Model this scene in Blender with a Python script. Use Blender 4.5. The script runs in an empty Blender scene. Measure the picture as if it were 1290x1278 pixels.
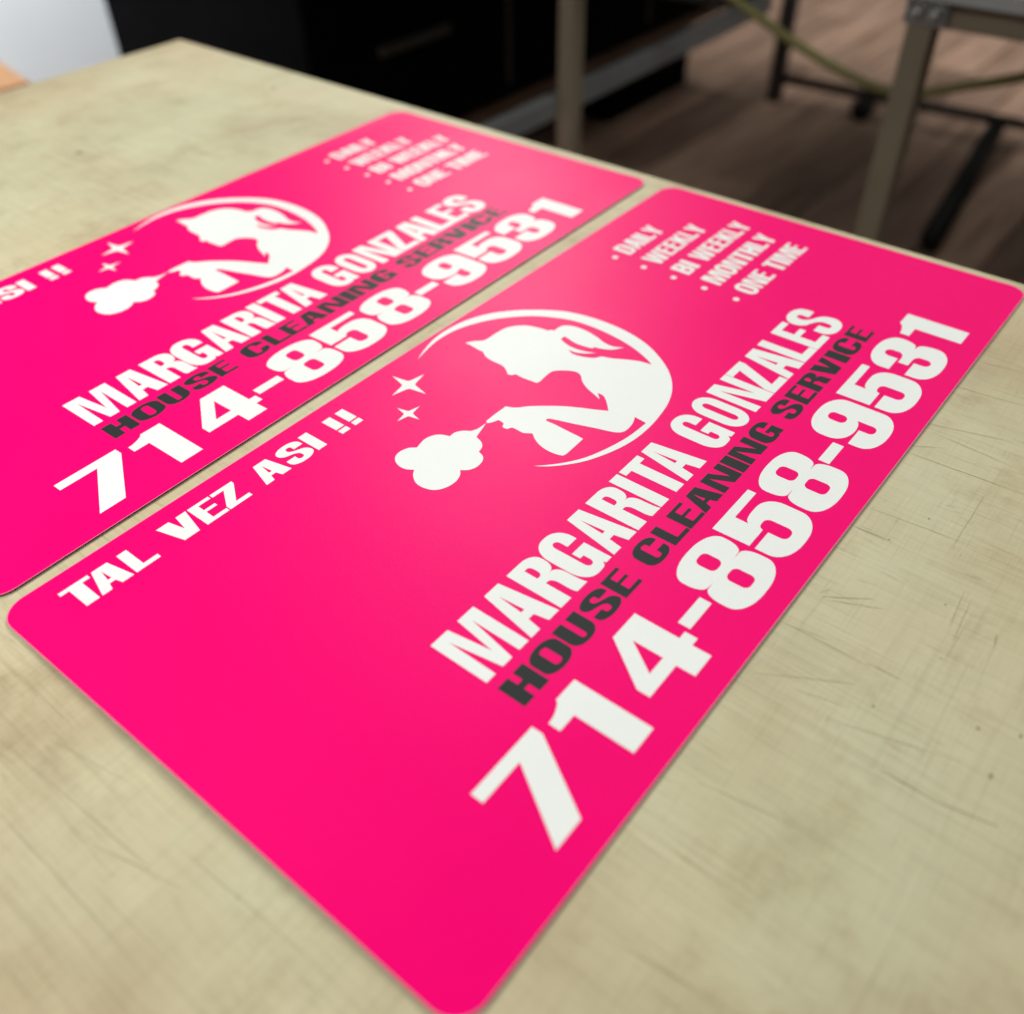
import bpy, bmesh, math, random
from mathutils import Vector, Matrix
random.seed(7)
sc = bpy.context.scene
C = sc.collection

# ------------------------------------------------------------------ camera
# frame: x along the signs' long edge, y up the print, z up; z = 0 is the signs' face (metres)
CAM = Vector((-0.06650741, -0.08174351, 0.33245837))
FWD = Vector((0.56592898, 0.46779421, -0.67889098)).normalized()
UP = Vector((0.53694281, 0.41573815, 0.7340669)).normalized()
RIGHT = FWD.cross(UP).normalized()
UP = RIGHT.cross(FWD).normalized()
FPX = 1155.836
cam_d = bpy.data.cameras.new('camera')
cam_d.sensor_fit = 'HORIZONTAL'; cam_d.sensor_width = 36.0
cam_d.lens = 36.0 * FPX / 1290.0
cam_d.clip_start = 0.01; cam_d.clip_end = 60.0
cam_d.dof.use_dof = True
cam_d.dof.focus_distance = 0.505
cam_d.dof.aperture_fstop = 3.8
cam_o = bpy.data.objects.new('camera', cam_d); C.objects.link(cam_o)
M = Matrix((RIGHT, UP, -FWD)).transposed().to_4x4(); M.translation = CAM
cam_o.matrix_world = M
sc.camera = cam_o

# ------------------------------------------------------------------ light: shop ceiling lamps plus added fill lamps, no sun
w = bpy.data.worlds.new('World'); sc.world = w; w.use_nodes = True
w.node_tree.nodes['Background'].inputs[0].default_value = (0.93, 1.0, 0.97, 1)
w.node_tree.nodes['Background'].inputs[1].default_value = 0.03

def lamp(name, loc, sx, sy, watts, heading=0.0, tilt=0.0, col=(1.0, 0.985, 0.95)):
    d = bpy.data.lights.new(name, 'AREA'); d.shape = 'RECTANGLE'; d.size = sx; d.size_y = sy
    d.energy = watts; d.color = col
    o = bpy.data.objects.new(name, d); C.objects.link(o)
    o.location = loc; o.rotation_euler = (tilt, 0, heading)
    return o
HEAD = math.atan2(0.64, 0.77)
lamp('ceiling_or_fill_lamp', (2.60, 2.15, 1.80), 2.3, 0.45, 102, HEAD)
lamp('ceiling_or_fill_lamp', (2.90, 0.45, 1.80), 1.4, 0.30, 8, HEAD)
lamp('ceiling_or_fill_lamp', (1.15, -1.00, 1.80), 1.4, 0.40, 21, HEAD)  # added fill behind the camera, brightens the near sign's right side
lamp('side_fill_lamp', (-0.48, 0.68, 0.90), 0.9, 0.28, 13, HEAD)  # added lamp, set close so its light falls off towards the near corner
lamp('wall_fill_lamp', (0.3, 1.75, 1.45), 1.4, 0.2, 100, 0.0, math.radians(66), (0.92, 0.97, 1.0))  # added lamp turned to the white wall to brighten it
vs = sc.view_settings
vs.view_transform = 'Standard'; vs.look = 'None'; vs.exposure = 0.22; vs.gamma = 1.0
vs.use_curve_mapping = False

# ------------------------------------------------------------------ helpers
def tag(o, label=None, cat=None, group=None, kind=None):
    for k, v in (('label', label), ('category', cat), ('group', group), ('kind', kind)):
        if v: o[k] = v
    return o
def empty(name, loc=(0, 0, 0), rz=0.0):
    o = bpy.data.objects.new(name, None); C.objects.link(o)
    o.location = loc; o.rotation_euler = (0, 0, rz); o.empty_display_size = 0.05
    return o
def link(name, me, mats, parent=None):
    o = bpy.data.objects.new(name, me); C.objects.link(o)
    for m in (mats if isinstance(mats, (list, tuple)) else [mats]):
        if m.name not in [x.name for x in me.materials if x]: me.materials.append(m)
    if parent: o.parent = parent
    return o
def from_bm(name, bm, mats, parent=None, smooth=False):
    me = bpy.data.meshes.new(name); bm.to_mesh(me); bm.free()
    if smooth:
        for p in me.polygons: p.use_smooth = True
    return link(name, me, mats, parent)
def box_bm(bm, a, b, bev=0.0):
    a = Vector(a); b = Vector(b)
    r = bmesh.ops.create_cube(bm, size=1.0)
    for v in r['verts']:
        v.co = Vector([(a[i] + b[i]) / 2 + v.co[i] * (b[i] - a[i]) for i in range(3)])
    if bev:
        es = list({e for v in r['verts'] for e in v.link_edges})
        bmesh.ops.bevel(bm, geom=es, offset=bev, segments=3, affect='EDGES', profile=0.5)
def box(name, a, b, mat, parent=None, bev=0.0):
    bm = bmesh.new(); box_bm(bm, a, b, bev)
    return from_bm(name, bm, mat, parent)
def tube_bm(bm, pts, r, n=12):
    pts = [Vector(p) for p in pts]; rings = []
    for i, p in enumerate(pts):
        t = (pts[min(i + 1, len(pts) - 1)] - pts[max(i - 1, 0)]).normalized()
        u = t.cross(Vector((0, 0, 1)))
        if u.length < 1e-3: u = t.cross(Vector((1, 0, 0)))
        u.normalize(); v = t.cross(u)
        rings.append([bm.verts.new(p + r * (math.cos(k * 2 * math.pi / n) * u + math.sin(k * 2 * math.pi / n) * v)) for k in range(n)])
    for a, b in zip(rings[:-1], rings[1:]):
        for k in range(n): bm.faces.new((a[k], a[(k + 1) % n], b[(k + 1) % n], b[k]))
    bm.faces.new(list(reversed(rings[0]))); bm.faces.new(rings[-1])
def tube(name, pts, r, mat, parent=None, n=12):
    bm = bmesh.new(); tube_bm(bm, pts, r, n)
    return from_bm(name, bm, mat, parent, True)

# ------------------------------------------------------------------ materials
def new_mat(name):
    m = bpy.data.materials.new(name); m.use_nodes = True
    nt = m.node_tree; return m, nt, nt.nodes['Principled BSDF']
def nd(nt, t, **kw):
    n = nt.nodes.new(t)
    for k, v in kw.items():
        if hasattr(n, k): setattr(n, k, v)
    return n
def noise(nt, vec, scale, detail=4.0, rough=0.55):
    n = nd(nt, 'ShaderNodeTexNoise'); n.inputs['Scale'].default_value = scale
    n.inputs['Detail'].default_value = detail; n.inputs['Roughness'].default_value = rough
    if vec is not None: nt.links.new(vec, n.inputs['Vector'])
    return n
def ramp(nt, fac, stops):
    r = nd(nt, 'ShaderNodeValToRGB'); e = r.color_ramp.elements
    while len(e) < len(stops): e.new(0.5)
    for i, (p, c) in enumerate(stops): e[i].position = p; e[i].color = tuple(c) + (1,)
    nt.links.new(fac, r.inputs['Fac']); return r
def mapping(nt, scale, rot=(0, 0, 0)):
    tc = nd(nt, 'ShaderNodeTexCoord'); mp = nd(nt, 'ShaderNodeMapping')
    mp.inputs['Scale'].default_value = scale; mp.inputs['Rotation'].default_value = rot
    nt.links.new(tc.outputs['Object'], mp.inputs['Vector']); return mp.outputs['Vector']
def mul(nt, a, b, fac=1.0, mode='MULTIPLY'):
    m = nd(nt, 'ShaderNodeMix', data_type='RGBA', blend_type=mode)
    m.inputs['Factor'].default_value = fac
    nt.links.new(a, m.inputs[6])
    if isinstance(b, tuple): m.inputs[7].default_value = b + (1,)
    else: nt.links.new(b, m.inputs[7])
    return m.outputs[2]
def bump(nt, bsdf, h, strength, dist):
    b = nd(nt, 'ShaderNodeBump'); b.inputs['Strength'].default_value = strength
    b.inputs['Distance'].default_value = dist
    nt.links.new(h, b.inputs['Height']); nt.links.new(b.outputs['Normal'], bsdf.inputs['Normal'])

def vinyl(name, col, rough=0.42, spec=0.06):
    m, nt, b = new_mat(name)
    v = mapping(nt, (1, 1, 1))
    n1 = noise(nt, v, 9.0, 3.0)
    c0 = tuple(x * 0.94 for x in col)
    ng = noise(nt, v, 900.0, 2.0, 0.7); av = nd(nt, 'ShaderNodeMath', operation='MULTIPLY_ADD'); av.inputs[1].default_value = 0.45
    nt.links.new(ng.outputs['Fac'], av.inputs[0]); hv = nd(nt, 'ShaderNodeMath', operation='MULTIPLY'); hv.inputs[1].default_value = 0.55
    nt.links.new(n1.outputs['Fac'], hv.inputs[0]); nt.links.new(hv.outputs[0], av.inputs[2])
    r = ramp(nt, av.outputs[0], [(0.34, c0), (0.66, col)])
    nt.links.new(r.outputs['Color'], b.inputs['Base Color'])
    n2 = noise(nt, v, 1500.0, 2.0)                       # satin laminate grain
    n3 = noise(nt, v, 14.0, 4.0)
    rr = nd(nt, 'ShaderNodeMapRange'); rr.inputs['To Min'].default_value = rough - 0.04; rr.inputs['To Max'].default_value = rough + 0.05
    nt.links.new(n3.outputs['Fac'], rr.inputs['Value']); nt.links.new(rr.outputs['Result'], b.inputs['Roughness'])
    b.inputs['Specular IOR Level'].default_value = spec
    n4 = noise(nt, v, 520.0, 3.0, 0.7); n5 = noise(nt, v, 5.0, 2.0)
    ad = nd(nt, 'ShaderNodeMath', operation='MULTIPLY_ADD'); ad.inputs[1].default_value = 18.0
    nt.links.new(n5.outputs['Fac'], ad.inputs[0]); nt.links.new(n4.outputs['Fac'], ad.inputs[2])
    ad2 = nd(nt, 'ShaderNodeMath', operation='ADD'); nt.links.new(ad.outputs[0], ad2.inputs[0]); nt.links.new(n2.outputs['Fac'], ad2.inputs[1])
    bump(nt, b, ad2.outputs[0], 0.55, 0.00012)               # laminate grain over slow ripples
    return m
M_PINK = vinyl('pink_vinyl', (0.91, 0.0001, 0.164))
M_WHITE = vinyl('white_print', (0.83, 0.87, 0.84))
M_BLACK = vinyl('charcoal_print', (0.030, 0.036, 0.036))

def plain(name, col, rough=0.6, metal=0.0, var=0.12, scale=20.0, spec=0.5):
    m, nt, b = new_mat(name)
    n = noise(nt, mapping(nt, (1, 1, 1)), scale, 5.0)
    r = ramp(nt, n.outputs['Fac'], [(0.3, tuple(c * (1 - var) for c in col)), (0.7, tuple(min(1, c * (1 + var)) for c in col))])
    nt.links.new(r.outputs['Color'], b.inputs['Base Color'])
    b.inputs['Roughness'].default_value = rough; b.inputs['Metallic'].default_value = metal
    b.inputs['Specular IOR Level'].default_value = spec
    return m
M_EDGE = plain('vinyl_cut_edge', (0.74, 0.26, 0.38), 0.5, var=0.08)
M_MAGNET = plain('magnet_sheet', (0.022, 0.017, 0.016), 0.75, var=0.2)
M_TAN = plain('tan_painted_steel', (0.27, 0.22, 0.155), 0.5, var=0.10, scale=8)
M_GREYRAIL = plain('grey_steel', (0.22, 0.225, 0.225), 0.45, var=0.1, scale=8)
M_TOP2 = plain('grey_table_top', (0.42, 0.43, 0.43), 0.5, var=0.08, scale=6)
M_ZINC = plain('zinc_bolt', (0.55, 0.56, 0.56), 0.3, metal=0.8, var=0.1)
M_BLACKBODY = plain('black_cabinet_paint', (0.003, 0.003, 0.0035), 0.6, var=0.3, scale=5, spec=0.02)
M_BLACKTUBE = plain('black_tube', (0.010, 0.010, 0.010), 0.55, var=0.2, spec=0.3)
M_DARKTRIM = plain('dark_grey_trim', (0.05, 0.05, 0.048), 0.5, var=0.15)
M_TRIM2 = plain('grey_handle_strip', (0.045, 0.044, 0.036), 0.5, var=0.15)
M_SHELF = plain('brown_board', (0.16, 0.095, 0.06), 0.6, var=0.2, scale=12)
M_CABLE = plain('olive_cable_jacket', (0.24, 0.22, 0.075), 0.5, var=0.12, scale=10)
M_WALL = plain('white_wall_paint', (0.74, 0.77, 0.79), 0.7, var=0.04, scale=3)
M_CARD = plain('cardboard', (0.42, 0.22, 0.105), 0.8, var=0.10, scale=10)

# worn cream cutting-table surface
def table_mat():
    m, nt, b = new_mat('worn_cream_laminate')
    base = ramp(nt, noise(nt, mapping(nt, (1, 1, 1)), 7.0, 6.0, 0.6).outputs['Fac'],
                [(0.30, (0.460, 0.385, 0.245)), (0.50, (0.560, 0.500, 0.330)), (0.70, (0.620, 0.580, 0.405))]).outputs['Color']
    green = ramp(nt, noise(nt, mapping(nt, (1, 1, 1)), 3.2, 3.0).outputs['Fac'],
                 [(0.40, (1.0, 0.965, 0.93)), (0.62, (0.93, 1.0, 0.98))]).outputs['Color']
    c = mul(nt, base, green, 0.9)
    blot = ramp(nt, noise(nt, mapping(nt, (1, 1, 1)), 22.0, 6.0, 0.7).outputs['Fac'],
                [(0.30, (0.80, 0.74, 0.68)), (0.47, (1, 1, 1)), (0.68, (1.0, 1.0, 1.0)), (0.8, (1.05, 1.05, 1.05))]).outputs['Color']
    c = mul(nt, c, blot, 0.75)
    hs = []
    for sc_, rot, dark, lo, fac, big in (((330, 5, 1), 0.05, 0.74, 0.34, 0.55, 9.0), ((760, 22, 1), -0.06, 0.72, 0.30, 0.60, 14.0), ((210, 9, 1), 0.22, 0.72, 0.27, 0.55, 11.0),
                                    ((7, 300, 1), 0.03, 0.74, 0.31, 0.50, 8.0), ((20, 640, 1), -0.07, 0.76, 0.30, 0.50, 12.0), ((900, 60, 1), -0.3, 0.74, 0.3, 0.5, 17.0), ((420, 12, 1), 0.42, 0.75, 0.28, 0.5, 13.0)):
        n = noise(nt, mapping(nt, sc_, (0, 0, rot)), 1.0, 4.0, 0.6)
        r = ramp(nt, n.outputs['Fac'], [(lo, (dark, dark * 0.98, dark * 0.93)), (lo + 0.17, (1, 1, 1))])
        gt = nd(nt, 'ShaderNodeMapRange'); gt.inputs['From Min'].default_value = 0.42; gt.inputs['From Max'].default_value = 0.66
        gt.inputs['To Min'].default_value = 0.05; gt.inputs['To Max'].default_value = fac * 0.85
        nt.links.new(noise(nt, mapping(nt, (1, 1, 1), (0, 0, rot * 9 + 1)), big, 3.0).outputs['Fac'], gt.inputs['Value'])
        mx = nd(nt, 'ShaderNodeMix', data_type='RGBA', blend_type='MULTIPLY')
        nt.links.new(gt.outputs['Result'], mx.inputs['Factor']); nt.links.new(c, mx.inputs[6]); nt.links.new(r.outputs['Color'], mx.inputs[7])
        c = mx.outputs[2]; hs.append(n.outputs['Fac'])
    # broken knife scores: narrow bands of stretched noise, gated by patches
    for k, (sc_, rot, dk) in enumerate((((95, 1.6, 1), 0.03, 0.72), ((80, 2.0, 1), -0.12, 0.74), ((1.8, 90, 1), 0.04, 0.74), ((170, 3.0, 1), 0.10, 0.80), ((210, 4.0, 1), -0.04, 0.80),
                             ((150, 5.0, 1), 0.33, 0.80), ((4.0, 190, 1), -0.08, 0.80), ((5.0, 240, 1), 0.13, 0.82), ((260, 6.0, 1), 0.18, 1.14), ((6.0, 260, 1), 0.02, 1.14))):
        n = noise(nt, mapping(nt, sc_, (0, 0, rot)), 1.0, 2.0, 0.5)
        wd = 0.0045 if k < 3 else 0.008
        r = ramp(nt, n.outputs['Fac'], [(0.4995 - wd, (1, 1, 1)), (0.4995, (0.2 + 0.8 * dk, 0.2 + 0.8 * dk * 0.97, 0.2 + 0.8 * dk * 0.92)), (0.4995 + wd, (1, 1, 1))])
        gate = ramp(nt, noise(nt, mapping(nt, (1, 1, 1), (0, 0, rot * 5 + k)), 12.0 + 2.5 * k, 4.0).outputs['Fac'], [(0.44, (0.1, 0.1, 0.1)), (0.64, (1, 1, 1))])
        mx = nd(nt, 'ShaderNodeMix', data_type='RGBA', blend_type='MULTIPLY')
        nt.links.new(gate.outputs['Color'], mx.inputs['Factor']); nt.links.new(c, mx.inputs[6]); nt.links.new(r.outputs['Color'], mx.inputs[7])
        c = mx.outputs[2]
    nt.links.new(c, b.inputs['Base Color'])
    b.inputs['Roughness'].default_value = 0.62
    b.inputs['Specular IOR Level'].default_value = 0.25
    bump(nt, b, hs[0], 0.25, 0.0004)
    return m
M_TABLE = table_mat()
M_SCORE = plain('knife_score_line', (0.33, 0.295, 0.19), 0.8, var=0.22, scale=60)
M_SPECK = plain('ink_speck', (0.22, 0.19, 0.12), 0.7)

def floor_mat(i, k):
    m, nt, b = new_mat('brown_floor_plank_%d' % i)
    n = noise(nt, mapping(nt, (1.5, 28, 1)), 1.6, 6.0, 0.6)
    a = (0.27 * k, 0.165 * k, 0.117 * k); d = (0.64 * k, 0.43 * k, 0.315 * k)
    r = ramp(nt, n.outputs['Fac'], [(0.3, a), (0.7, d)])
    nt.links.new(r.outputs['Color'], b.inputs['Base Color'])
    b.inputs['Roughness'].default_value = 0.5; b.inputs['Specular IOR Level'].default_value = 0.35
    return m
M_FLOORS = [floor_mat(i, k) for i, k in enumerate((0.68, 0.95, 1.22))]
M_SUB = plain('floor_gap', (0.04, 0.03, 0.022), 0.8)

# ------------------------------------------------------------------ the room: floor, wall
FZ = -0.90
floor = box('floor', (-1.6, -1.6, FZ - 0.06), (7.0, 4.4, FZ - 0.012), M_SUB); tag(floor, kind='structure')
pw, pl = 0.18, 1.25
pm = []
for k in range(3):
    bm = bmesh.new(); box_bm(bm, (0, 0, -0.0125), (pl - 0.006, pw - 0.006, 0), 0.002)
    me = bpy.data.meshes.new('plank'); bm.to_mesh(me); bm.free(); me.materials.append(M_FLOORS[k]); pm.append(me)
ny = 0
for j in range(-4, 24):
    off = random.uniform(0, pl)
    for i in range(0, 6):
        x = 0.2 - off + i * pl; y = j * pw
        if x > 6.6 or y > 4.2: continue
        o = bpy.data.objects.new('plank', pm[random.randrange(3)]); C.objects.link(o)
        o.location = (x, y, FZ); o.parent = floor
part = empty('partition', (0.3, 2.6, FZ)); tag(part, 'white wall built low as a partition panel, standing between the cardboard box and the black cabinet', 'partition')  # wall kept low so the signs do not mirror it
box('panel', (-1.3, -0.02, 0.06), (1.3, 0.02, 0.78), M_WALL, part, 0.004)
box('top_rail', (-1.3, -0.025, 0.781), (1.3, 0.025, 0.80), M_WALL, part, 0.003)
for x in (-1.2, 1.2): box('foot', (x - 0.03, -0.2, 0.0), (x + 0.03, 0.2, 0.059), M_DARKTRIM, part, 0.004)

# ------------------------------------------------------------------ work table the signs lie on
TX0, TX1, TY0, TY1, TZ = -0.95, 0.6195, -0.75, 0.994, -0.0013
tbl = empty('work_table', (0, 0, FZ))
tag(tbl, 'cream worn work table scored with knife cuts under the two pink signs', 'table')
def tloc(v): return (v[0], v[1], v[2] - FZ)
box('table_top', tloc((TX0, TY0, TZ - 0.028)), tloc((TX1, TY1, TZ)), M_TABLE, tbl, 0.0022)
for x in (TX0 + 0.07, TX1 - 0.11):
    for y in (TY0 + 0.07, TY1 - 0.11):
        box('leg', tloc((x, y, FZ)), tloc((x + 0.04, y + 0.04, TZ - 0.029)), M_TAN, tbl, 0.003)
for y in (TY0 + 0.075, TY1 - 0.105):
    box('apron', tloc((TX0 + 0.112, y, TZ - 0.075)), tloc((TX1 - 0.112, y + 0.03, TZ - 0.030)), M_TAN, tbl)
for x in (TX0 + 0.075, TX1 - 0.105):
    box('apron', tloc((x, TY0 + 0.112, TZ - 0.075)), tloc((x + 0.03, TY1 - 0.112, TZ - 0.030)), M_TAN, tbl)

def pix(u, v, z=0.0):
    """point on the plane z seen at photo pixel u, v"""
    d = FWD + RIGHT * ((u - 645.0) / FPX) - UP * ((v - 639.0) / FPX)
    return CAM + d * ((z - CAM.z) / d.z)

# ---- knife cuts on the table, long lines where the photo shows them plus small ones
bm = bmesh.new()
def cut(p, q, wd, wob=0.00016):
    p = Vector(p[:2]); q = Vector(q[:2]); d = q - p; n = Vector((-d.y, d.x)).normalized()
    N = 7; L = []; Rr = []
    for i in range(N + 1):
        t = i / N; c = p + d * t + n * random.uniform(-wob, wob) * (0 < i < N)
        hw = wd * 0.5 * (0.15 + 0.85 * math.sin(math.pi * min(1, max(0, t * 0.9 + 0.05)))) * random.uniform(0.6, 1.2)
        L.append(bm.verts.new((c.x + n.x * hw, c.y + n.y * hw, TZ - FZ + 0.00012)))
        Rr.append(bm.verts.new((c.x - n.x * hw, c.y - n.y * hw, TZ - FZ + 0.00012)))
    for i in range(N): bm.faces.new((L[i], Rr[i], Rr[i + 1], L[i + 1]))
def cutpx(a, b_, wd): cut(pix(*a, TZ), pix(*b_, TZ), wd)
for a, b_, wd in [((1143, 570), (1290, 623), .00042), ((1077, 664), (1122, 682), .0004), ((1000, 790), (1042, 806), .0003),
                  ((985, 783), (1095, 840), .0004), ((1095, 836), (1135, 857), .0005), ((1033, 747), (1046, 743), .0003),
                  ((1034, 752), (1100, 755), .0004), ((1040, 756), (1115, 768), .0003), ((1110, 970), (1180, 1010), .0006),
                  ((1180, 1010), (1258, 1042), .0008), ((1196, 790), (1215, 745), .0003), ((1200, 808), (1222, 760), .0003),
                  ((950, 848), (1080, 862), .0003), ((1000, 868), (1070, 892), .0003), ((1120, 560), (1190, 565), .0003),
                  ((0, 1025), (150, 1190), .0004), ((40, 965), (190, 1095), .0003), ((120, 1065), (230, 1120), .0004),
                  ((220, 1062), (380, 1200), .0003), ((60, 930), (160, 985), .0002), ((1180, 480), (1290, 512), .0003),
                  ((1218, 452), (1290, 470), .0003), ((1150, 530), (1290, 560), .00025), ((1095, 640), (1230, 690), .00025),
                  ((880, 985), (1000, 1040), .0004), ((1252, 815), (1256, 800), .0006), ((1240, 625), (1200, 690), .00025),
                  ((1175, 545), (1280, 590), .0003), ((760, 1180), (900, 1260), .0004), ((1040, 905), (1210, 960), .0003)]:
    cutpx(a, b_, wd)
for k in range(180):
    x = random.uniform(-0.25, 0.60); y = random.uniform(-0.38, 0.97)
    a = random.gauss(math.pi / 2, 0.16) if random.random() < 0.68 else random.gauss(0.0, 0.14)
    l = random.choice((0.012, 0.02, 0.035, 0.06, 0.11)) * random.uniform(0.6, 1.4)
    dx, dy = math.cos(a) * l / 2, math.sin(a) * l / 2
    p, q = (x - dx, y - dy), (x + dx, y + dy)
    if max(p[0], q[0]) > 0.615 or max(p[1], q[1]) > 0.985: continue
    cut(p, q, random.uniform(0.00006, 0.00014))
tag(from_bm('cut_marks', bm, M_SCORE, tbl), kind='stuff')
bm = bmesh.new()
for u, v, r in [(1170, 654, .0006), (1191, 762, .0006), (1248, 978, .0010), (1232, 918, .0008), (1286, 928, .0010), (1185, 830, .0004),
                (1120, 680, .0005), (100, 193, .0035), (345, 112, .003), (1100, 890, .0006), (1210, 700, .0003), (300, 1130, .0005)]:
    p = pix(u, v, TZ); n = 9
    vs_ = [bm.verts.new((p.x + r * random.uniform(.7, 1.2) * math.cos(t * 2 * math.pi / n), p.y + r * random.uniform(.6, 1.1) * math.sin(t * 2 * math.pi / n), TZ - FZ + 0.00018)) for t in range(n)]
    bm.faces.new(vs_)
tag(from_bm('ink_specks', bm, M_SPECK, tbl), kind='stuff')

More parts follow.
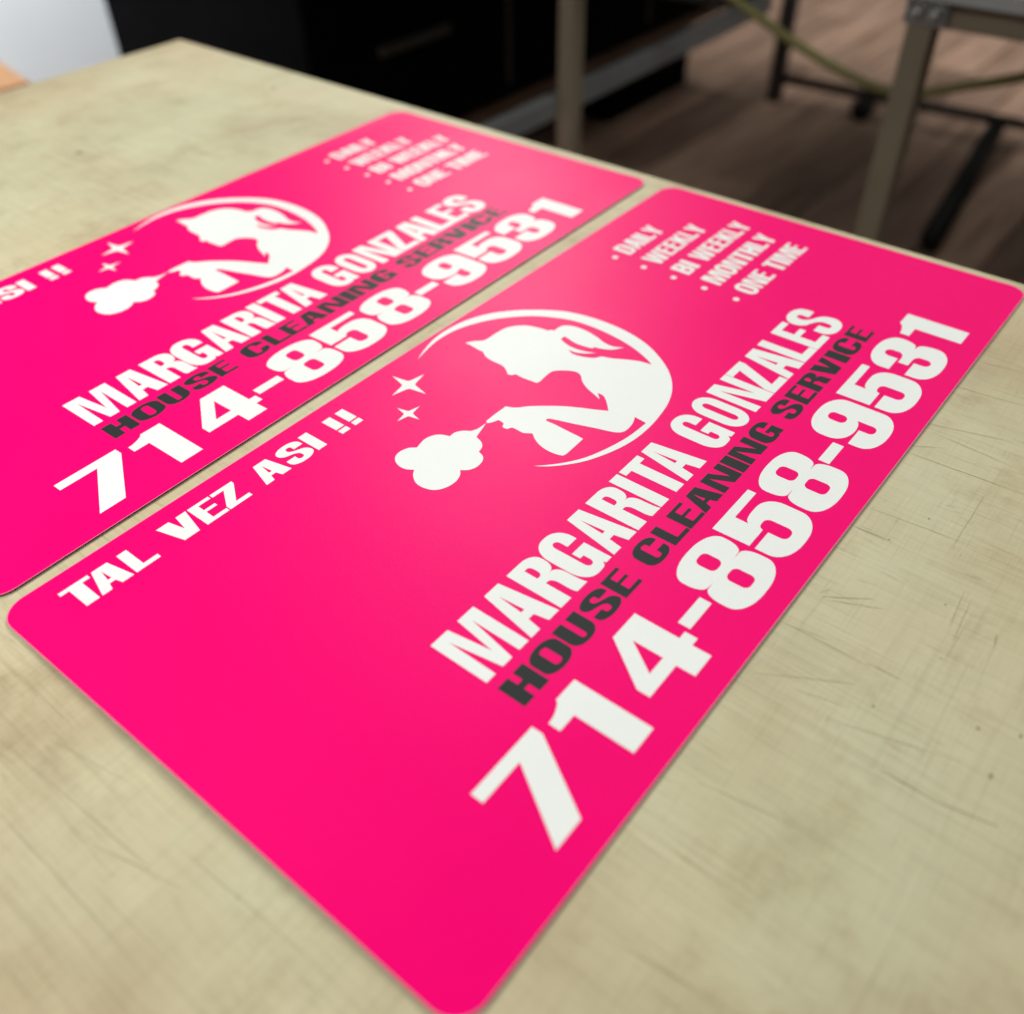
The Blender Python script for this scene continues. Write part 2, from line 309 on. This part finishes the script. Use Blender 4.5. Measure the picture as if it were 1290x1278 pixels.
# ------------------------------------------------------------------ the signs: letter shapes
# glyphs live in a unit box; a vertex is (x, y) or (x, y, trim_in, trim_out) for a rounded corner
F = {
 'A': [[(.285, 1), (.785, 1), (1, 0), (.635, 0), (.565, .238), (.378, .238), (.312, 0), (0, 0)], [(.485, .835), (.54, .393), (.425, .393)]],
 'B': [[(0, 0), (1, 0, .38, .22), (1, .53, .22, .2), (.86, .535), (.95, .54, .06, .2), (.95, 1, .2, .38), (0, 1)],
       [(.37, .14), (.62, .14, .1, .08), (.62, .43, .08, .1), (.37, .43)], [(.37, .6), (.59, .6, .1, .08), (.59, .86, .08, .1), (.37, .86)]],
 'C': [[(1, .66), (1, 1.035, .3, .46), (0, 1.035, .46, .35), (0, -.035, .35, .46), (1, -.035, .46, .3), (1, .38), (.64, .38), (.64, .145, .09, .11), (.4, .145, .11, .09), (.4, .86, .09, .11), (.64, .86, .11, .09), (.64, .66)]],
 'D': [[(0, 0), (1, 0, .42, .3), (1, 1, .3, .42), (0, 1)], [(.37, .14), (.63, .14, .12, .1), (.63, .86, .1, .12), (.37, .86)]],
 'E': [[(0, 1), (.965, 1), (.965, .865), (.40, .865), (.40, .6), (.90, .6), (.90, .475), (.40, .475), (.40, .15), (1, .15), (1, 0), (0, 0)]],
 'G': [[(1, .645), (1, 1.035, .3, .46), (0, 1.035, .46, .35), (0, -.03, .35, .40), (.66, -.03, .2, .03), (.77, .05), (.785, 0), (1, 0), (1, .505), (.515, .505), (.515, .352), (.645, .352), (.645, .145, .09, .11), (.42, .145, .11, .09), (.42, .86, .09, .11), (.64, .86, .11, .09), (.64, .645)]],
 'H': [[(0, 1), (.405, 1), (.405, .63), (.6, .63), (.6, 1), (1, 1), (1, 0), (.6, 0), (.6, .395), (.405, .395), (.405, 0), (0, 0)]],
 'I': [[(0, 0), (1, 0), (1, 1), (0, 1)]],
 'K': [[(0, 1), (0, 0), (.37, 0), (.37, .34), (.44, .46), (.62, 0), (1.02, 0), (.68, .64), (.98, 1), (.58, 1), (.37, .66), (.37, 1)]],
 'L': [[(0, 1), (.41, 1), (.41, .165), (1, .165), (1, 0), (0, 0)]],
 'M': [[(0, 1), (.39, 1), (.508, .285), (.62, 1), (1, 1), (1, 0), (.775, 0), (.775, .845), (.60, 0), (.378, 0), (.222, .84), (.208, 0), (0, 0)]],
 'N': [[(0, 1), (.44, 1), (.715, .285), (.715, 1), (1, 1), (1, 0), (.56, 0), (.26, .82), (.285, 0), (0, 0)]],
 'O': [[(0, -.035, .33, .5), (1, -.035, .5, .33), (1, 1.038, .33, .5), (0, 1.038, .5, .33)], [(.375, .15, .11, .125), (.64, .15, .125, .11), (.64, .86, .11, .125), (.375, .86, .125, .11)]],
 'R': [[(0, 1), (.94, 1, .42, .2), (.94, .56, .19, .2), (.68, .545), (.945, .535, .2, .2), (.95, .1, .2, .06), (1, .0), (.625, 0), (.578, .07, .04, .06), (.58, .455, .14, .14), (.378, .455), (.378, 0), (0, 0)],
       [(.37, .85), (.555, .85, .1, .09), (.555, .605, .09, .1), (.37, .605)]],
 'S': [[(.975, .655), (.975, 1.04, .27, .46), (0, 1.04, .46, .24), (0, .615, .2, .22), (.62, .43, .24, .12), (.62, .14, .09, .1), (.385, .14, .1, .09), (.385, .362), (.025, .362), (.025, -.04, .26, .46), (1, -.04, .46, .26), (1, .42, .22, .22), (.385, .64, .24, .09), (.385, .865, .08, .1), (.605, .865, .1, .08), (.605, .655)]],
 'T': [[(0, 1), (1, 1), (1, .855), (.725, .855), (.725, 0), (.29, 0), (.29, .855), (0, .855)]],
 'U': [[(0, 1), (0, -.035, .36, .46), (1, -.035, .46, .36), (1, 1), (.6, 1), (.6, .13, .09, .1), (.405, .13, .1, .09), (.405, 1)]],
 'V': [[(0, 1), (.42, 1), (.555, .40), (.66, 1), (1, 1), (.78, 0), (.27, 0)]],
 'W': [[(0, 1), (.23, 1), (.3, .3), (.39, 1), (.61, 1), (.7, .3), (.77, 1), (1, 1), (.84, 0), (.58, 0), (.5, .62), (.42, 0), (.16, 0)]],
 'Y': [[(0, 1), (.37, 1), (.5, .64), (.63, 1), (1, 1), (.69, .4), (.69, 0), (.31, 0), (.31, .4)]],
 'Z': [[(0, 1), (.985, 1), (.985, .88), (.42, .165), (1, .165), (1, 0), (.01, 0), (.01, .19), (.49, .845), (0, .845)]],
 '!': [[(0, .305), (1, .305), (1, 1), (0, 1)], [(0, 0), (1, 0), (1, .225), (0, .225)]],
 '1': [[(1, 1), (1, 0), (.4, 0), (.4, .735), (0, .735), (0, .883), (.12, .89), (.25, .912), (.36, .942), (.42, .962), (.46, 1)]],
 '3': [[(.01, .627), (0, 1.03, .27, .46), (1, 1.03, .46, .25), (1, .545, .22, .12), (.80, .515), (1.02, .485, .12, .22), (1.02, -.03, .25, .46), (.01, -.03, .46, .26), (.01, .38), (.41, .38), (.41, .162, .09, .1), (.615, .162, .1, .09), (.615, .433, .09, .16), (.288, .433), (.288, .587), (.585, .587, .16, .09), (.585, .862, .09, .1), (.382, .862, .1, .09), (.382, .627)]],
 '4': [[(.88, 1), (.88, .407), (1, .407), (1, .243), (.88, .243), (.88, 0), (.53, 0), (.53, .237), (0, .237), (0, .40), (.433, 1)], [(.533, .8), (.533, .405), (.257, .405)]],
 '5': [[(0, 1), (.99, 1), (.99, .878), (.38, .875), (.38, .69), (.45, .755, .06, .18), (1.02, .755, .3, .27), (1.02, -.03, .28, .46), (.01, -.03, .46, .26), (.01, .413), (.385, .413), (.385, .162, .09, .1), (.62, .162, .1, .09), (.62, .555, .09, .1), (.39, .555, .1, .06), (.39, .487), (.01, .487)]],
 '7': [[(0, .995), (1, .995), (1, .855), (.463, 0), (.054, 0), (.588, .838), (0, .838)]],
 '8': [[(.76, .532), (1, .545, .12, .22), (1, 1.03, .22, .46), (0, 1.03, .46, .22), (0, .545, .22, .12), (.245, .532), (-.01, .52, .12, .22), (-.01, -.03, .24, .46), (1.01, -.03, .46, .24), (1.01, .52, .22, .12)],
       [(.385, .6, .08, .09), (.622, .6, .09, .08), (.622, .88, .08, .09), (.385, .88, .09, .08)], [(.383, .152, .08, .09), (.628, .152, .09, .08), (.628, .46, .08, .09), (.383, .46, .09, .08)]],
 '9': [[(.03, .366), (.412, .366), (.412, .16, .08, .09), (.613, .16, .09, .08), (.613, .468), (.50, .398, .08, .16), (0, .398, .36, .26), (0, 1.03, .27, .46), (1, 1.03, .46, .27), (1, -.03, .27, .46), (.03, -.03, .46, .25)],
       [(.416, .596, .08, .09), (.615, .596, .09, .08), (.615, .862, .08, .09), (.416, .862, .09, .08)]],
}
def contour(vs_, seg=8):
    out = []; n = len(vs_)
    for i, v in enumerate(vs_):
        p = Vector(v[:2])
        if len(v) == 2: out.append(p); continue
        a = Vector(vs_[i - 1][:2]); c = Vector(vs_[(i + 1) % n][:2])
        da, dc = a - p, c - p
        s = p + da.normalized() * min(v[2], da.length * 0.98); e = p + dc.normalized() * min(v[3], dc.length * 0.98)
        k = 0.42
        s2 = p + (s - p) * k; e2 = p + (e - p) * k
        for j in range(seg + 1):
            t = j / seg; u = 1 - t
            out.append(s * u ** 3 + s2 * 3 * u * u * t + e2 * 3 * u * t * t + e * t ** 3)
    return out
def spline(pts, seg=4):
    """closed Catmull-Rom through (x, y) points; a third value 1 keeps that point a sharp corner"""
    P = [Vector(p[:2]) for p in pts]; K = [len(p) > 2 for p in pts]; n = len(P); out = []
    for i in range(n):
        p1, p2 = P[i], P[(i + 1) % n]
        m1 = Vector((0, 0)) if False else ((p2 - P[i - 1]) * 0.5 if not K[i] else (p2 - p1) * 0.8)
        m2 = (P[(i + 2) % n] - p1) * 0.5 if not K[(i + 1) % n] else (p2 - p1) * 0.8
        L = (p2 - p1).length
        if m1.length > L: m1 = m1.normalized() * L
        if m2.length > L: m2 = m2.normalized() * L
        for j in range(seg):
            t = j / seg
            out.append(p1 * (2 * t ** 3 - 3 * t ** 2 + 1) + m1 * (t ** 3 - 2 * t * t + t) + p2 * (-2 * t ** 3 + 3 * t * t) + m2 * (t ** 3 - t * t))
    return out
def place(glyph, x0, x1, y0, y1):
    return [[(x0 + (x1 - x0) * p.x, y0 + (y1 - y0) * p.y) for p in contour(c)] for c in F[glyph]]

SW, SH, SR = 0.6096, 0.29615, 0.0138
def print_mesh(name, contours):
    """filled flat print, contours in millimetres on the sign, z filled in later"""
    cu = bpy.data.curves.new(name, 'CURVE'); cu.dimensions = '2D'; cu.fill_mode = 'BOTH'
    for c in contours:
        s = cu.splines.new('POLY'); s.points.add(len(c) - 1)
        for p, q in zip(s.points, c): p.co = (q[0] / 1000, q[1] / 1000, 0, 1)
        s.use_cyclic_u = True
    o = bpy.data.objects.new(name, cu); C.objects.link(o)
    bpy.context.view_layer.update()
    dg = bpy.context.evaluated_depsgraph_get()
    me = bpy.data.meshes.new_from_object(o.evaluated_get(dg)); me.name = name
    bpy.data.objects.remove(o); bpy.data.curves.remove(cu)
    me.materials.clear()
    for p in me.polygons:
        p.use_smooth = False
    bm = bmesh.new(); bm.from_mesh(me)
    for f in bm.faces:
        if f.normal.z < 0: f.normal_flip()
    bm.to_mesh(me); bm.free()
    return me
def line(text, y0, y1, boxes):
    out = []; k = 0
    for ch in text:
        if ch == ' ': continue
        x0, x1 = boxes[k]; k += 1
        if ch == '-': out.append([(x0, y0 + (y1 - y0) * .38), (x1, y0 + (y1 - y0) * .38), (x1, y0 + (y1 - y0) * .54), (x0, y0 + (y1 - y0) * .54)])
        else: out += place(ch, x0, x1, y0, y1)
    return out
NAME = line('MARGARITA GONZALES', 84.7, 118.4, [(114.6, 144.8), (146.9, 168.3), (170, 191.6), (191, 212.7), (214.8, 235.7), (237.2, 258.8), (259.5, 267.5), (269.4, 288), (286.1, 307.5), (318.6, 340), (343.4, 362), (365.2, 388.8), (389.2, 407.5), (408.4, 430.8), (431.4, 449.6), (450, 468.2), (469.0, 492.2)])
HOUSE = line('HOUSE CLEANING SERVICE', 63.6, 79.0, [(115.1, 132.9), (134.2, 153.6), (154.7, 172.1), (174.2, 193.0), (194.2, 208.7), (219, 237.2), (239.3, 254.1), (254.7, 269.4), (269.7, 288.4), (289.8, 309.9), (311.2, 318.8), (320, 340), (341.6, 359.8), (370, 388.6), (390.3, 405.6), (406.6, 425), (425.3, 444), (446, 454.4), (455.6, 474.4), (476.8, 491.8)])
PHONE = line('714-858-9531', 14.0, 55.2, [(69, 109), (114.6, 140), (152.5, 193.6), (196.4, 216.4), (219.2, 259.3), (261.7, 300.6), (304.8, 345.2), (346.7, 366.4), (369.2, 409.2), (412.4, 452.2), (456, 495.5), (501.4, 528.2)])
SLOGAN = line('TAL VEZ ASI !!', 265.8, 284.0, [(25.5, 41.8), (38.8, 56.7), (58.4, 72.6), (82.4, 101), (102, 116.3), (116.9, 132), (142, 160), (161.5, 179), (180.5, 187.1), (199.4, 205.8), (209.9, 216.2)])
WID = dict(A=21.4, B=20, D=20.5, E=17.5, H=21, I=8.2, K=21, L=16.5, M=30, N=22, O=20, T=18.6, W=31, Y=20.5)
LIST = []
def word(t, x0, x1, y0, y1):
    tot = sum(WID[c] for c in t) + 1.9 * (len(t) - 1); k = (x1 - x0) / tot; x = x0; o = []
    for c in t:
        o += place(c, x, x + WID[c] * k, y0, y1); x += (WID[c] + 1.9) * k
    return o
for i, ws in enumerate(([('DAILY', 485, 535)], [('WEEKLY', 485, 557)], [('BI', 485, 502), ('WEEKLY', 509.8, 582)], [('MONTHLY', 485, 574.8)], [('ONE', 487, 522.3), ('TIME', 530, 574.5)])):
    y0 = 252.7 - 25.52 * i
    for t, a, b_ in ws: LIST += word(t, a, b_, y0, y0 + 16.2)
    LIST.append([(475 + 2.25 * math.cos(t * math.pi / 10), y0 + 6.9 + 2.25 * math.sin(t * math.pi / 10)) for t in range(20)])

# ---- emblem: woman with spray bottle in a tapering ring, cloud, two sparkles (photo pixels -> sign plane)
def px2mm(pts, ox, oy, s):
    return [tuple(pix(ox + p[0] * s, oy + p[1] * s).xy * 1000) + tuple(p[2:]) for p in pts]
G2 = (580, 380, 280 / 1290); G1 = (480, 380, 200 / 983)
ring_out = px2mm([(228, 355, 1), (265, 300), (340, 220), (450, 150), (560, 103), (700, 68), (850, 52)], *G1) + \
    px2mm([(400, 47), (500, 48), (620, 58), (740, 85), (860, 125), (980, 180), (1080, 245), (1150, 315), (1200, 385), (1225, 450), (1228, 520), (1205, 590), (1165, 650), (1110, 715), (1030, 785), (940, 840), (840, 885), (720, 925), (600, 947), (500, 955), (425, 953, 1)], *G2)
ring_in1 = px2mm([(520, 945), (620, 930), (720, 905), (820, 865), (920, 815), (1000, 765), (1078, 703, 1)], *G2)
body = px2mm([(1112, 365, 1), (1040, 345), (960, 335), (880, 328), (820, 318), (780, 326), (730, 322), (680, 312), (645, 298), (628, 277, 1), (665, 292), (720, 299), (787, 297, 1), (730, 289), (670, 273), (625, 252), (598, 232), (583, 215, 1), (605, 199, 1), (632, 217), (670, 240), (720, 258), (768, 270, 1), (776, 262, 1), (820, 272), (880, 277), (950, 266, 1), (890, 260), (840, 240), (790, 203), (730, 168), (660, 143), (600, 138), (565, 152), (545, 168, 1), (525, 163), (510, 168, 1), (470, 155), (400, 140), (340, 138), (270, 150), (210, 180), (160, 213), (130, 225), (80, 228), (28, 238, 1), (60, 252), (100, 275), (130, 290), (150, 320), (190, 345), (240, 368), (262, 390), (275, 420, 1), (300, 425), (320, 420), (360, 440), (410, 458), (440, 470, 1), (460, 463), (490, 435), (530, 405), (580, 398), (640, 400), (680, 410), (700, 430), (705, 455), (730, 495), (780, 540), (808, 565, 1), (797, 528, 1), (830, 545), (848, 580), (860, 633, 1), (780, 625), (700, 615), (600, 606), (500, 604), (400, 606), (320, 614), (262, 607, 1), (245, 620), (200, 652), (150, 692, 1), (154, 703, 1), (180, 700), (222, 685, 1), (250, 705), (245, 725), (270, 737), (300, 730), (335, 745), (365, 760), (418, 763, 1), (435, 800), (465, 835), (510, 865), (560, 885), (595, 893, 1), (615, 882), (680, 825), (712, 795, 1), (690, 783), (620, 748), (555, 715), (498, 690, 1), (500, 680), (520, 678), (580, 690), (680, 712), (780, 732), (870, 752), (920, 758), (955, 750), (985, 725), (1005, 695), (1012, 668, 1), (1045, 685)], *G2)
ring_in2 = px2mm([(1090, 340), (1040, 295), (970, 245), (880, 195), (780, 150), (660, 110), (540, 90), (420, 82), (300, 88)], *G2) + \
    px2mm([(700, 107), (560, 140), (450, 180), (350, 238), (280, 300)], *G1)
EMBLEM = [[tuple(p) for p in spline(ring_out + ring_in1 + list(reversed(body)) + ring_in2, 4)]]
CLOUD = [[tuple(p) for p in spline(px2mm([(590, 836, 1), (652, 749, 1), (600, 785), (555, 800, 1), (510, 798), (460, 808), (425, 832, 1), (380, 823), (330, 825), (270, 850), (222, 902, 1), (170, 905), (120, 925), (90, 955), (88, 985), (110, 1015), (150, 1035), (205, 1040, 1), (198, 1075), (215, 1120), (260, 1150), (330, 1165), (400, 1150), (460, 1115), (488, 1075), (490, 1042, 1), (545, 1040), (595, 1020), (628, 985), (630, 955), (605, 928, 1), (625, 900), (622, 870)], *G1), 5)]]
def star(t, c, k):
    t = [Vector(p[:2]) for p in px2mm(t, *G1)]; ctr = (t[0] + t[1] + t[2] + t[3]) / 4; out = []; t = [ctr + (p - ctr) * 1.05 for p in t]
    for i in range(4):
        a, b_ = t[i], t[(i + 1) % 4]
        q = ctr + ((a + b_) / 2 - ctr) * k; m = (a - q) * 0.12; n_ = (b_ - q) * 0.12
        out += [tuple(a), tuple(q + m), tuple(q + (m + n_) * 0.28), tuple(q + n_)]
    return [out]
STAR1 = star([(75, 463), (262, 452), (272, 567), (73, 577)], 0, 0.36)
STAR2 = star([(103, 659), (236, 648), (234, 727), (103, 737)], 0, 0.36)

# ---- the sheet: a gently lifting rounded rectangle
def lift(x, y, la, lb, lc):
    z = 0.0
    t = max(0.0, 1 - x / 0.050); z += la * t * t * (0.12 + 0.88 * math.sin(math.pi * min(1, max(0, y / SH))))
    t = max(0.0, 1 - y / 0.030); z += lb * t * t
    t = max(0.0, 1 - (SH - y) / 0.016); z += lc * t * t
    return z
def sheet(name, z0, z1, inset, lifts, mats, parent):
    """rounded sheet: top grid, bottom grid, rim of its own material"""
    bm = bmesh.new(); r = SR - inset
    def outline(n=10):
        o = []
        for (cx_, cy_, a0) in ((SW - SR, SR, -90), (SW - SR, SH - SR, 0), (SR, SH - SR, 90), (SR, SR, 180)):
            for k in range(n + 1):
                a = math.radians(a0 + 90 * k / n); o.append((cx_ + r * math.cos(a), cy_ + r * math.sin(a)))
        return o
    ol = outline()
    dense = []
    for i, p in enumerate(ol):
        q = ol[(i + 1) % len(ol)]; L = math.hypot(q[0] - p[0], q[1] - p[1]); m = max(1, int(L / 0.012))
        for k in range(m): dense.append((p[0] + (q[0] - p[0]) * k / m, p[1] + (q[1] - p[1]) * k / m))
    # concentric rings shrink to an inner rectangle, then one flat cap
    levels = [0.0, 0.00028, 0.002, 0.005, 0.009, 0.014, 0.020, 0.027, 0.036, 0.050]
    cx_, cy_ = SW / 2, SH / 2
    def at(p, d):
        hx, hy = SW / 2, SH / 2
        return (cx_ + (p[0] - cx_) * (1 - d / hx), cy_ + (p[1] - cy_) * (1 - d / hy))
    top, bot = [], []
    for d in levels:
        top.append([bm.verts.new((*at(p, d), z1 + lift(*at(p, d), *lifts))) for p in dense])
        bot.append([bm.verts.new((*at(p, d), z0 + lift(*at(p, d), *lifts))) for p in dense])
    n = len(dense)
    for a, b_ in zip(top[:-1], top[1:]):
        for k in range(n):
            f = bm.faces.new((a[k], a[(k + 1) % n], b_[(k + 1) % n], b_[k]))
            if a is top[0]: f.material_index = len(mats) - 1
    for a, b_ in zip(bot[:-1], bot[1:]):
        for k in range(n): bm.faces.new((b_[k], b_[(k + 1) % n], a[(k + 1) % n], a[k]))
    bm.faces.new(top[-1]); bm.faces.new(list(reversed(bot[-1])))
    for k in range(n):
        f = bm.faces.new((bot[0][k], bot[0][(k + 1) % n], top[0][(k + 1) % n], top[0][k])); f.material_index = len(mats) - 1
    me = bpy.data.meshes.new(name); bm.to_mesh(me); bm.free()
    for m in mats: me.materials.append(m)
    o = bpy.data.objects.new(name, me); C.objects.link(o); o.parent = parent
    return o

PRINTS = [('slogan_lettering', SLOGAN, M_WHITE), ('frequency_list_lettering', LIST, M_WHITE), ('name_lettering', NAME, M_WHITE),
          ('service_lettering', HOUSE, M_BLACK), ('phone_number_lettering', PHONE, M_WHITE)]
PM = [(n, print_mesh(n, c), m) for n, c, m in PRINTS]
EM = print_mesh('emblem', EMBLEM); CL = print_mesh('spray_cloud', CLOUD); S1 = print_mesh('sparkle', STAR1); S2 = print_mesh('sparkle', STAR2)
def shaped(me, lifts, z):
    m = me.copy()
    for v in m.vertices: v.co.z = z + lift(v.co.x, v.co.y, *lifts)
    return m
def sign(loc, rz, lifts, label):
    root = empty('magnetic_sign', (loc[0], loc[1], TZ + 0.0001), rz)
    tag(root, label, 'sign', 'pink magnetic door signs laid on the table')
    T = 0.0008
    sheet('magnet_backing', 0.0, T - 0.00016, 0.0003, lifts, [M_MAGNET], root)
    sheet('vinyl_face', T - 0.00015, T, 0.0, lifts, [M_PINK, M_EDGE], root)
    z = T + 0.00007
    for n, me, m in PM: link(n, shaped(me, lifts, z), m, root)
    em = link('emblem', shaped(EM, lifts, z), M_WHITE, root)
    link('spray_cloud', shaped(CL, lifts, z + 0.00001), M_WHITE, em)
    link('sparkle', shaped(S1, lifts, z), M_WHITE, em); link('sparkle', shaped(S2, lifts, z), M_WHITE, em)
    return root
sign((0, 0), 0.0, (0.0022, 0.0005, 0.0), 'bright pink rounded sign beside the open scored tabletop, farther from partition and cardboard box')
far_sign = sign((0.00104, 0.30354), 0.01459, (0.0, 0.0006, 0.0004), 'bright pink rounded sign lying beside the other, nearer the white partition and cardboard box')

far_sign.scale = (0.993, 1, 1)

# ------------------------------------------------------------------ beyond the table (dark, out of focus)
# black cabinet on legs with a board under it
cb = empty('cabinet', (1.257, 1.54, FZ)); tag(cb, 'long black cabinet on dark legs and a pedestal beside the white partition panel', 'cabinet')
box('body', (0, 0, 0.36), (2.05, 0.75, 1.55), M_BLACKBODY, cb, 0.01)
box('back_panel', (0.02, 0.70, 0.02), (2.03, 0.73, 0.317), M_BLACKBODY, cb)
box('shelf_board', (0.02, 0.02, 0.318), (2.03, 0.73, 0.359), M_SHELF, cb, 0.004)
box('pedestal', (1.50, 0.22, 0.0), (2.03, 0.699, 0.317), M_BLACKBODY, cb, 0.004)
for x in (0.66, 1.34): box('door_seam', (x, -0.0035, 0.40), (x + 0.012, 0.001, 1.15), M_DARKTRIM, cb)
for x in (0.05,):
    for y in (0.05, 0.62): box('leg', (x, y, 0), (x + 0.06, y + 0.06, 0.317), M_BLACKBODY, cb, 0.004)
o = box('handle_strip', (-0.12, -0.012, -0.011), (0.12, 0.002, 0.011), M_TRIM2, cb, 0.004); o.location = (0.32, -0.001, 0.588)

box('shade_board', (-0.15, -0.98, 1.20), (1.80, -0.001, 1.225), M_BLACKBODY, cb, 0.003)  # unseen board added to keep light off the floor below
box('shade_board_bracket', (0.90, -0.90, 1.16), (0.94, -0.001, 1.199), M_BLACKBODY, cb, 0.003)  # carries the added shading board, also out of view

# tan upright carrying a grey rail, dark post at the rail's other end
rk = empty('steel_rack', (1.50, 0.94, FZ)); tag(rk, 'steel rack with a tan upright and a grey horizontal rail before the black cabinet', 'rack')
def rl(x, y, z): return (x - 1.50, y - 0.94, z - FZ)
box('upright', rl(1.400, 0.962, FZ), rl(1.436, 0.998, 0.42), M_TAN, rk, 0.004)
box('rail', rl(0.95, 0.999, -0.325), rl(2.30, 1.026, -0.285), M_GREYRAIL, rk, 0.003)
box('return_rail', rl(2.26, 1.027, -0.325), rl(2.30, 1.541, -0.285), M_DARKTRIM, rk, 0.003)
box('post', rl(0.955, 1.027, FZ), rl(1.0, 1.07, -0.27), M_DARKTRIM, rk, 0.004)

# second work table: tan leg and apron, grey top
t2 = empty('work_table', (1.33, 0.33, FZ)); tag(t2, 'second work table with tan steel legs and grey top across the aisle', 'table')
def sl(x, y, z): return (x - 1.33, y - 0.33, z - FZ)
box('table_top', sl(1.285, -0.95, 0.000), sl(3.10, 0.375, 0.022), M_TOP2, t2, 0.003)
for x in (1.31, 3.02):
    for y in (-0.93, 0.315): box('leg', sl(x, y, FZ), sl(x + 0.036, y + 0.036, -0.0005), M_TAN, t2, 0.003)
box('apron', sl(1.314, -0.892, -0.036), sl(1.340, 0.313, -0.001), M_TAN, t2, 0.002)
box('apron', sl(1.348, 0.319, -0.036), sl(3.018, 0.345, -0.001), M_TAN, t2, 0.002)
box('corner_bracket', sl(1.305, 0.30, -0.034), sl(1.3095, 0.356, -0.002), M_ZINC, t2, 0.001)
for y in (0.314, 0.338):
    tube('bolt', [sl(1.298, y, -0.018), sl(1.306, y, -0.018)], 0.008, M_ZINC, t2, 10)

# black floor stand with caster
st = empty('floor_stand', (3.35, 1.0, FZ)); tag(st, 'low black tubular floor stand with a caster on the brown planks', 'stand')
def fl(x, y, z): return (x - 3.35, y - 1.0, z - FZ)
tube('base_tube', [fl(3.32, 1.42, -0.82), fl(3.38, 0.30, -0.82)], 0.017, M_BLACKTUBE, st)
tube('foot_tube', [fl(3.37, 0.62, -0.845), fl(2.45, 0.50, -0.845)], 0.03, M_BLACKTUBE, st)
tube('caster', [fl(3.30, 1.06, -0.862), fl(3.34, 1.06, -0.862)], 0.038, M_BLACKTUBE, st, 16)
tube('caster_stem', [fl(3.335, 1.06, -0.85), fl(3.335, 1.06, -0.80)], 0.022, M_BLACKTUBE, st)
tube('upright_tube', [fl(3.32, 1.40, FZ), fl(3.32, 1.40, -0.35)], 0.03, M_DARKTRIM, st)
tube('support_foot', [fl(3.38, 0.34, FZ), fl(3.38, 0.34, -0.82)], 0.016, M_BLACKTUBE, st)
tube('support_foot', [fl(2.50, 0.507, FZ), fl(2.50, 0.507, -0.85)], 0.02, M_BLACKTUBE, st)

# olive cable sagging between rack and second table
pts = [(1.75, 1.545, 0.06), (1.75, 1.25, 0.015), (1.75, 1.04, -0.055), (1.75, 0.91, -0.125), (1.75, 0.829, -0.163), (1.75, 0.765, -0.189), (1.75, 0.674, -0.224), (1.75, 0.587, -0.251), (1.75, 0.506, -0.267), (1.75, 0.433, -0.261), (1.75, 0.356, -0.233), (1.75, 0.272, -0.202), (1.75, 0.15, -0.14), (1.75, 0.0, -0.03), (1.75, -0.02, 0.0)]
sp = []
for i in range(len(pts) - 1):
    a, b_ = Vector(pts[max(0, i - 1)]), Vector(pts[i]); c_, d_ = Vector(pts[i + 1]), Vector(pts[min(len(pts) - 1, i + 2)])
    for j in range(4):
        t = j / 4; sp.append(0.5 * ((2 * b_) + (c_ - a) * t + (2 * a - 5 * b_ + 4 * c_ - d_) * t * t + (3 * b_ - a - 3 * c_ + d_) * t ** 3))
sp.append(Vector(pts[-1]))
cbl = tube('cable', sp, 0.0088, M_CABLE); tag(cbl, 'olive yellow cable sagging behind the tan table leg', 'cable')

# cardboard box by the wall
bx = empty('cardboard_box', (0.70, 1.60, FZ), 0.0); tag(bx, 'tan cardboard box between the cream table and the white partition', 'box')
a = pix(42, 106, -0.22); b_ = pix(-20, 66, -0.22)
bx.location = (a.x, a.y, FZ); bx.rotation_euler = (0, 0, math.atan2(b_.y - a.y, b_.x - a.x))
h = -0.22 - FZ
box('carton', (0, 0, 0), (0.42, 0.34, h), M_CARD, bx, 0.004)
box('flap', (0.003, 0.003, h + 0.0005), (0.417, 0.168, h + 0.0040), M_CARD, bx, 0.001)
box('flap', (0.003, 0.172, h + 0.0005), (0.417, 0.337, h + 0.0040), M_CARD, bx, 0.001)
